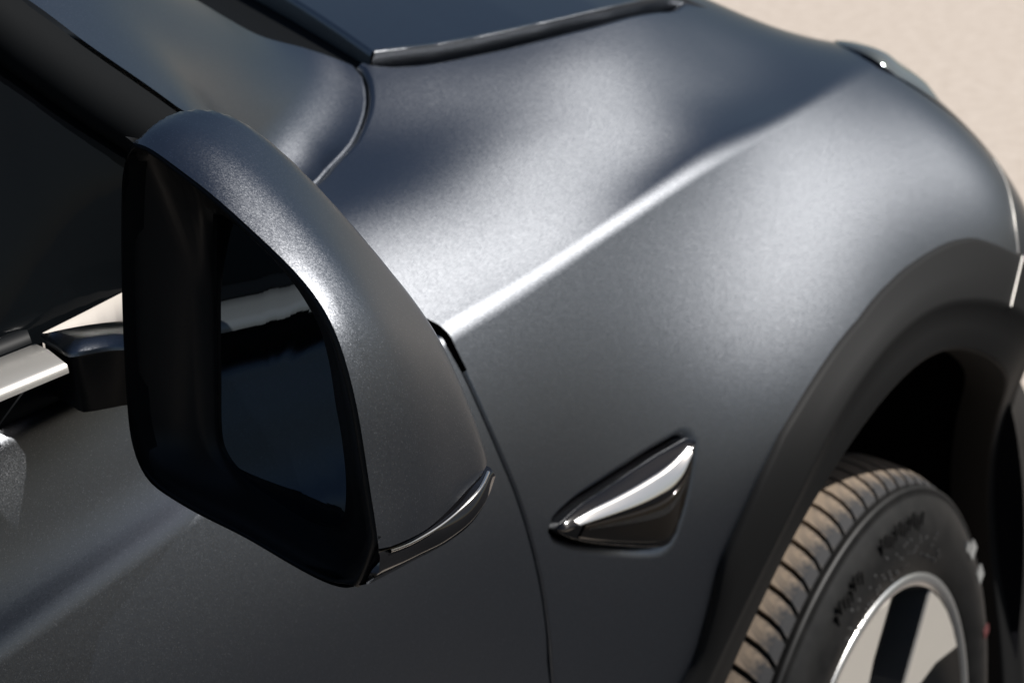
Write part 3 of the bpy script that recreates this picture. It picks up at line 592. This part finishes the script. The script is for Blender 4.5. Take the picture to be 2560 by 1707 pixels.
# --- headlamp
hl = np.array(G['headlamp']); cen = hl.mean(0)
hlo = [(.272,-.815,1.024),(.300,-.846,.992),(.352,-.862,.960),(.42,-.80,.955),(.45,-.74,.975),(.40,-.72,1.005),(.33,-.75,1.022)]
o_ = np.array(hlo); oc = o_.mean(0); ring = crv(o_, 48, closed=True)
rws = [ring+(0, 0, -.02), ring, ring+(oc-ring)*.06+(0, -.001, .006), ring+(oc-ring)*.35+(0, -.006, .014), ring+(oc-ring)*.75+(0, -.008, .018), ring+(oc-ring)*.999+(0, -.008, .019)]
lamp = loft('headlamp', rws[1:], LENS, car, closed_u=True, label='clear headlamp corner just showing past the fender')
loft('headlamp_surround', [ring+(0, 0, -.03), ring+nrm(ring-oc)*.004+(0,0,.001), ring+(0,0,.002)], GLOSS, lamp, closed_u=True)
loft('lamp_reflector', [ring+(oc-ring)*.45+(0, 0, .004), ring+(oc-ring)*.7+(0, 0, .010)], RING, lamp, closed_u=True)

# --- side lamp / camera pod on the fender
base, bn = side(rep_l)
body_rows = [base+np.array([0, .012, 0])]
ridge = crv(np.array(G['rep_ridge'])[:, [0, 2]], 40)
rv, rn_ = side(ridge)
def pod(name, inset, lift, material, parent, label=None, dome=.004):
    pass
ro_ = np.array(G['rep_out'])[:, [0, 2]]
Uo = crv(grow(np.array(ro_), -.0012)[0:9], 60)
Lo = crv(np.vstack([grow(np.array(ro_), -.0012)[[0]], grow(np.array(ro_), -.0012)[:8:-1], grow(np.array(ro_), -.0012)[[8]]]), 60)
rg_ = crv(np.vstack([Uo[0]*.75+ridge[0]*.25, ridge[::4], Uo[-1]*.6+ridge[-1]*.4]), 60)
def lift(P, h): V, N = side(P); return V+N*h
mixp = lambda a, b_, t: a*(1-t)+b_*t
tapr = np.sin(np.linspace(.12, math.pi-.25, 60))[:, None]**.5
Lf = lambda P, h: lift(P, h*tapr+.0012*(1-tapr))
prow = [lift(Uo, -.014), lift(Uo, .0005), lift(mixp(Uo, rg_, .04), .0025), Lf(mixp(Uo, rg_, .30), .0070), Lf(mixp(Uo, rg_, .62), .0102), Lf(mixp(Uo, rg_, .92), .0128), Lf(rg_, .0130),
        Lf(mixp(rg_, Lo, .07), .0122), Lf(mixp(rg_, Lo, .45), .0080), Lf(mixp(rg_, Lo, .85), .0038), lift(mixp(rg_, Lo, .96), .0024), lift(Lo, .0005), lift(Lo, -.014)]
P3 = np.stack(prow, 1); fine = []
for q_ in P3:
    a_ = crv(q_[:7], 26); b_ = crv(q_[6:], 26); fine.append(np.vstack([a_, b_[1:]]))
P3 = np.array(fine)
rp = loft('side_lamp', list(P3.transpose(1, 0, 2)), GLOSS, car, label='glossy black triangular side lamp let into the fender')
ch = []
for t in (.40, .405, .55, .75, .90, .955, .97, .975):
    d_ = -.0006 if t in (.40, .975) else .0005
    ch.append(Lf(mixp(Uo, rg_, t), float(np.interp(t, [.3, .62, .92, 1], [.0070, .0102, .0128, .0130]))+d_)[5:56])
loft('lamp_glare', [crv(q_, 60) for q_ in np.array(ch)], GLINT, rp, label='pale reflection along the top of the side lamp, modelled as a polished facet')  # reflection on the gloss black, put in as a bright metal facet
lr2 = []
for t, h in ((.10, .0100), (.115, .0128), (.14, .0136), (.4, .0105), (.7, .0070), (.83, .0052), (.86, .0044), (.87, .0025)):
    lr2.append(Lf(mixp(rg_, Lo, t), h)[7:54])
loft('lamp_lens', [crv(q_, 60) for q_ in np.array(lr2)], SMOKE, rp)
V = []; F = []
for i in range(9, 50):
    a, b_ = mixp(rg_, Lo, .22)[i], mixp(rg_, Lo, .34)[i]; o_ = len(V); w_ = np.array([.0007, 0])
    V += [tuple(v) for v in Lf(np.vstack([a-w_, a+w_, b_+w_, b_-w_] + [a]*56), .0128)[[0, 1, 2, 3]]]
    F.append((o_, o_+1, o_+2, o_+3))
hh = [.0131, .0131, .0118, .0118]
V = []; F = []
for i in range(9, 50):
    a, b_ = mixp(rg_, Lo, .22)[i], mixp(rg_, Lo, .34)[i]; w_ = np.array([.0006, 0]); o_ = len(V); tp_ = float(tapr[i, 0])
    Vv, Nn = side(np.vstack([a-w_, a+w_, b_+w_, b_-w_])); V += [tuple(Vv[q]+Nn[q]*(hh[q]*tp_+.0012*(1-tp_))) for q in range(4)]
    F.append((o_, o_+1, o_+2, o_+3))
mk('lamp_ribs', V, F, BARREL, rp, smooth=False, kind='stuff')

# --- wheel
WC = Vector((-0.008, -0.961, 0.344)); st, cam_ = .021, .029
n_ = Vector((math.sin(st)*math.cos(cam_), -math.cos(st)*math.cos(cam_), math.sin(cam_))).normalized()
up3 = (Vector((0,0,1))-n_*n_.z).normalized(); fw3 = up3.cross(n_)*1.0
if fw3.x < 0: fw3 = -fw3
wheel = bpy.data.objects.new('wheel', None); C.objects.link(wheel); wheel.parent = car
WM = Matrix((fw3, n_*-1, up3)).transposed().to_4x4(); WM.translation = WC; wheel.matrix_world = WM
# local frame: x forward, y inboard (0 = outer rim face), z up
def lathe(name, prof, m, seg=160, parent=wheel, a0=0, a1=360, label=None, kind=None):
    rows = []; full = abs(a1-a0) >= 360
    th_ = np.radians(np.linspace(a0, a1, seg, endpoint=not full))
    for r, y in prof: rows.append(np.stack([r*np.cos(th_), np.full(seg, y), r*np.sin(th_)], 1))
    return loft(name, rows, m, parent, closed_u=full, flip=False, label=label, kind=kind)
tyre = lathe('tyre', [(.236,.02),(.243,.004),(.250,-.002),(.258,-.006),(.272,-.009),(.285,-.010),(.300,-.008),(.315,-.003),(.324,.003),(.3285,.0055),(.3300,.0045),(.3335,.006),(.3345,.010),(.333,.013),
    (.3385,.022),(.3435,.040),(.3465,.060),(.3480,.078),(.3400,.080),(.3400,.088),(.3500,.090),(.352,.12),(.3440,.122),(.3440,.131),(.352,.133),(.352,.165),(.344,.167),(.344,.175),(.350,.177),(.346,.215),(.333,.245),(.30,.26),(.24,.24)], RUBBER, 240)
# shoulder tread blocks, one object each, the sipes between them left open
NB = 80; pitch = 360/NB
def block_mesh():
    ys = [.0135,.020,.030,.042,.055,.067,.0775]; rs = [.3355,.3400,.3450,.3490,.3515,.3530,.3540]
    sw = [0, 1.0, 1.8, 2.4, 2.75, 2.9, 3.0]          # sipes sweep along the rolling direction
    V = []; F = []; na = 5
    for y, r, s_ in zip(ys, rs, sw):
        for k_ in range(na):
            a = math.radians(-s_+(k_/(na-1)-.5)*(pitch-1.0)); V.append((r*math.cos(a), y, r*math.sin(a)))
    for y, r, s_ in zip(ys, rs, sw):
        for k_ in (0, na-1):
            a = math.radians(-s_+(k_/(na-1)-.5)*(pitch-1.0)); rr = r-.0085; V.append((rr*math.cos(a), y, rr*math.sin(a)))
    m0 = len(ys)*na
    for i in range(len(ys)-1):
        for k_ in range(na-1): F.append((i*na+k_, i*na+k_+1, (i+1)*na+k_+1, (i+1)*na+k_))
        F.append((i*na, (i+1)*na, m0+(i+1)*2, m0+i*2)); F.append((i*na+na-1, m0+i*2+1, m0+(i+1)*2+1, (i+1)*na+na-1))
    e = (len(ys)-1)*na; F.append((e, e+1, e+2, e+3, e+4, m0+len(ys)*2-1, m0+len(ys)*2-2)); F.append((4, 3, 2, 1, 0, m0, m0+1))
    me = bpy.data.meshes.new('tread_block'); me.from_pydata(V, [], F); me.update(); me.materials.append(TREAD); return me
bm_ = block_mesh()
for i in range(NB):
    o = bpy.data.objects.new('tread_block', bm_); C.objects.link(o); o.parent = wheel
    o.rotation_euler = (0, -math.radians(i*pitch+1.2), 0)
# sidewall relief: raised marks (too blurred in the photo to read)
rnd = random.Random(4)
def mark(name, r, a, dr, da, y, m, parent=wheel):
    V = []
    for (rr, t) in ((r, a), (r+dr, a), (r+dr, a+da), (r, a+da)):
        t = math.radians(t); V.append((rr*math.cos(t), y, rr*math.sin(t)))
    V += [(v[0], v[1]+.002, v[2]) for v in V]
    mk(name, V, [(0,1,2,3),(0,4,5,1),(1,5,6,2),(2,6,7,3),(3,7,4,0)], m, parent, smooth=False)
mark('tyre_marking', .300, 37.0, .016, 3.2, -.0088, WHITE); mark('tyre_marking', .298, 41.0, .010, 1.5, -.0088, WHITE)
mark('tyre_marking', .300, 28.0, .014, 3.4, -.0088, WHITE); mark('tyre_marking', .288, 14.0, .014, 2.0, -.0108, RED)
for a in (62, 63.5, 78, 79.2, 80.6, 84.5, 92, 94.2, 97, 109, 110.5):
    mark('tyre_marking', .265, a, .0028, .55, -.0088, DISC)
for a in np.r_[np.arange(100, 112, 1.5), np.arange(72, 92, 1.6)]:
    mark('tyre_marking', .300+.004*math.sin(a), a, .012, .8, -.0092, RUBBER)
for i in range(46):
    mark('tyre_marking', rnd.uniform(.262, .292), 60+i*1.12+rnd.uniform(-.4, .4), .0022, .45, -.0100, GREY)
# rim
lathe('rim', [(.2515,.012),(.2525,.002),(.2515,-.003),(.2480,-.0048),(.2420,-.0042),(.2385,-.001)], RING, 200, label='bright machined outer lip of the alloy wheel')
lathe('rim_barrel', [(.2385,-.001),(.2365,.010),(.2330,.020),(.2300,.035),(.2200,.055),(.2150,.16),(.21,.20)], BARREL, 160)
lathe('brake_disc', [(.05,.075),(.165,.075),(.166,.085)], DISC, 120); lathe('wheel_back', [(.001,.16),(.22,.16)], VOID, 60)
lathe('hub', [(.0005,-.002),(.035,-.002),(.048,.004),(.060,.02),(.062,.06)], FACE, 60)
def spoke_mesh():
    pts = [(.239, 21.9), (.239, 30), (.239, 38), (.239, 46), (.2385, 54.3), (.19, 54.6), (.144, 55.5), (.10, 58), (.05, 66), (.05, 30), (.10, 45), (.150, 39.5), (.19, 31.5)]
    P = np.array([(r*math.cos(math.radians(a)), r*math.sin(math.radians(a))) for r, a in pts]); n = len(P)
    def yd(p): r = math.hypot(*p); return .000+.010*(1-r/.24)**1.0
    V = []; c = P.mean(0)
    ins = c+(P-c)*.975
    V += [(p[0], yd(p)-.001, p[1]) for p in ins]; V += [(p[0], yd(p)+.0015, p[1]) for p in P]; V += [(p[0], yd(p)+.034, p[1]) for p in c+(P-c)*.96]
    F = [tuple(range(n))[::-1]]
    for k_ in (0, 1):
        for i in range(n): F.append((k_*n+i, k_*n+(i+1) % n, (k_+1)*n+(i+1) % n, (k_+1)*n+i))
    me = bpy.data.meshes.new('spoke'); me.from_pydata(V, [], F); me.update(); me.materials.append(FACE); me.materials.append(BARREL)
    for f in me.polygons: f.material_index = 1 if f.index > n else 0
    return me
sp = spoke_mesh()
for i in range(6):
    o = bpy.data.objects.new('spoke', sp); C.objects.link(o); o.parent = wheel; o.rotation_euler = (0, -math.radians(60*i), 0)

# --- wing mirror
rimT = np.array(G['mir_rim']); silT = np.array(G['mir_sil']); rimB = np.array(G['mir_rim2'])
def fwd(P): return np.array([1, 0, 0])
MC = np.array([-.915, -1.058, 1.158])
nT, nB = 70, 70
RT = crv(rimT, nT); ST = crv(silT, nT)
# match outline samples by index of the traced pairs rather than by arc length
def pairs(A, B, n):
    A, B = np.asarray(A, float), np.asarray(B, float); AB = crv(np.hstack([A, B*.0001]), n) if False else None
    t = np.linspace(0, len(A)-1, n)
    def ev(P):
        Q = np.vstack([2*P[0]-P[1], P, 2*P[-1]-P[-2]]); out = []
        for u in t:
            i = min(int(u), len(P)-2); f = u-i; p0, p1, p2, p3 = Q[i:i+4]
            out.append(0.5*((2*p1)+(-p0+p2)*f+(2*p0-5*p1+4*p2-p3)*f*f+(-p0+3*p1-3*p2+p3)*f**3))
        return np.array(out)
    return ev(A), ev(B)
def smooth(P, n=9):
    w = np.hanning(n+2)[1:-1]; w /= w.sum(); h = n//2
    Q = np.vstack([2*P[0]-P[h:0:-1], P, 2*P[-1]-P[-2:-h-2:-1]]); return np.stack([np.convolve(Q[:, j], w, 'valid') for j in range(3)], 1)
RT, ST = pairs(rimT, silT, nT)
RT, ST = smooth(RT, 15), smooth(ST, 15)
mirror = bpy.data.objects.new('wing_mirror', None); C.objects.link(mirror); mirror.parent = car
def shell_rows(Rm, Sm):
    outw = Rm-MC; outw[:, 0] = 0; outw = nrm(outw)*np.clip(np.linspace(0, 7, len(Rm)), 0.05, 1)[:, None]
    A1 = Rm+(Sm-Rm)*.07+outw*.0026; A2 = Rm+(Sm-Rm)*.34+outw*.0060; A3 = Rm+(Sm-Rm)*.68+outw*.0042
    nose = np.array([-.822, -1.040, 1.135])
    B1 = Sm+(nose-Sm)*.16+np.array([.007, 0, 0])-outw*.002; B2 = Sm+(nose-Sm)*.6+np.array([.015, 0, 0]); B3 = nose+(Sm-nose)*.02
    out = []
    secs = np.stack([Rm+outw*.0005, A1, A2, A3, Sm, B1, B2, B3], 1)
    return np.array([crv(s_, 30) for s_ in secs])      # (n, 30, 3)
SR = shell_rows(RT, ST)
def smooth_n(A, n=7):
    w = np.hanning(n+2)[1:-1]; w /= w.sum(); h = n//2
    Q = np.concatenate([2*A[:1]-A[h:0:-1], A, 2*A[-1:]-A[-2:-h-2:-1]]); return sum(w[i]*Q[i:i+len(A)] for i in range(n))
SR = smooth_n(SR, 9)
def grid(name, Gd, m, parent, label=None, closed=False, ref=None):
    n, w, _ = Gd.shape; V = Gd.reshape(-1, 3); F = []
    for i in range(n if closed else n-1):
        for j in range(w-1): F.append((i*w+j, i*w+j+1, ((i+1) % n)*w+j+1, ((i+1) % n)*w+j))
    f = F[len(F)//3]; g = np.cross(V[f[1]]-V[f[0]], V[f[3]]-V[f[0]])
    if g@(V[f[0]]-(MC+np.array([.05, 0, 0]) if ref is None else ref)) < 0: F = [q[::-1] for q in F]
    return mk(name, V, F, m, parent, label=label)
inb = np.array([s_ for s_ in SR])
cap = grid('mirror_cap', SR, PAINT, mirror, label='satin grey painted mirror cap with metallic flakes')
edge_in = SR[:, 0]+nrm(MC-SR[:, 0])*.002+np.array([.001, 0, 0])
# gloss black lip under the cap
LU, LL = crv(G['lip_up'], 40), crv(G['lip_low'], 40)
LU = LU-np.array([0, 0, .0006])
outw = np.array([0, -.6, -.8])
lr_ = [LU+np.array([0, .004, .001]), LU, LU+(LL-LU)*.15+np.array([0, -.0022, .0002]), LU+(LL-LU)*.5+np.array([0, -.0045, -.001]), LU+(LL-LU)*.82+np.array([0, -.003, -.0012]), LL, LL+np.array([.004, .03, -.001])]
loft('mirror_lip', [crv(r_, 40) for r_ in lr_], GLOSS, mirror, label='glossy black lip under the mirror cap')
bead('lip_glint', (LU+(LL-LU)*.10+np.array([0, -.0021, .0003]))[3:38], .0008, GLINT, mirror, label='sun highlight along the top of the mirror lip, modelled as a thin bead')  # metal bead stands in for the sun's highlight on the lip
# black lower and inboard housing
RB = smooth(crv(np.vstack([[RT[-1]], rimB, [RT[0]]]), nB), 5)
SB = RB+np.array([.075, 0, 0])+(MC-RB)*np.array([0, .16, .16])
w = np.linspace(0, 1, nB)[:, None]; e = np.clip(w*9, 0, 1); e2_ = np.clip((1-w)*9, 0, 1)
SB = ST[-1]*(1-e)+SB*e; SB = ST[0]*(1-e2_)+SB*e2_
def shell_low(Rm, Sm):
    nose = np.array([-.822, -1.040, 1.135])
    secs = np.stack([Rm, Rm+(Sm-Rm)*.5, Sm, Sm+(nose-Sm)*.5+np.array([.015, 0, 0]), nose+(Sm-nose)*.02], 1)
    return np.array([crv(s_, 16) for s_ in secs])
grid('mirror_housing', shell_low(RB, SB), HOUSING, mirror)
# rear rim, recess and glass
def radial(P, n=110, c=None):
    P = np.asarray(P, float); Q = crv(P, 600, closed=True); a = np.arctan2(Q[:, 2]-c[2], -(Q[:, 1]-c[1])) % (2*math.pi); o = np.argsort(a)
    t = np.linspace(0, 2*math.pi, n, endpoint=False); a2 = np.r_[a[o]-2*math.pi, a[o], a[o]+2*math.pi]
    return np.stack([np.interp(t, a2, np.r_[Q[o, j], Q[o, j], Q[o, j]]) for j in range(3)], 1)
RC = np.array([-.915, -1.065, 1.145])
full = radial(np.vstack([RT[::2], smooth(crv(rimB, 40), 7)]), c=RC); opn = radial(G['mir_open'], c=RC); gl = radial(G['mir_glass'], c=np.array([-.89,-1.046,1.132]))
def shr(P, d): v = RC-P; v[:, 0] = 0; return P+nrm(v)*d
rows = [full+(.004, 0, 0), full+(.0005, 0, 0), shr(full, .0015)+(-.0012, 0, 0), opn*.5+full*.5+(-.0012, 0, 0), opn+(-.0006, 0, 0), shr(opn, .0014)+(.0015, 0, 0), shr(opn, .0022)+(.006, 0, 0),
        opn*.3+gl*.7+(.001, 0, 0), gl+(-.002, 0, 0), gl+(.0012, 0, 0), gl+(.005, 0, 0)]
loft('mirror_bezel', rows, HOUSING, mirror, closed_u=True)
gp_ = gl+(.0005, 0, 0); c0 = gp_.mean(0)
nn = nrm(np.cross(gp_[30]-c0, gp_[60]-c0)); 
gr_ = [gp_+(c0-gp_)*t for t in (0, .02, .04)]
V = np.vstack([gp_, [c0]]); 
mirror_glass = mk('mirror_glass', V, [(i, (i+1) % len(gp_), len(gp_)) for i in range(len(gp_))], MIRROR, mirror, smooth=False, label='dark mirror glass reflecting the door')
# arm
at, ae = np.array(G['arm_top']), np.array(G['arm_edge'])
at2 = crv(at, 24); ae2 = crv(ae, 24)
ext_ = lambda P: np.vstack([P, P[-1]+np.array([.005, -.06, 0])])
at2, ae2 = lin(ext_(at2), 30), lin(ext_(ae2), 30)
arm_rows = [at2+(0.02, .006, -.006), at2, at2*.5+ae2*.5+(0, 0, .0008), ae2, ae2+(-.001, 0, -.0012), ae2+(-.0012, 0, -.0025)]
loft('mirror_arm', arm_rows, PAINT, mirror, label='short painted mirror arm above the belt line')
lower = [ae2+(-.0008, 0, -.0025), ae2+(.0012, .0, -.004), ae2+(.0025, 0, -.03), ae2+(.03, 0, -.036), at2+(.088, .01, -.03), at2+(.075, .012, -.006)]  # unseen front side stretched forward to widen the shadow on the door
loft('arm_foot', lower, HOUSING, mirror)
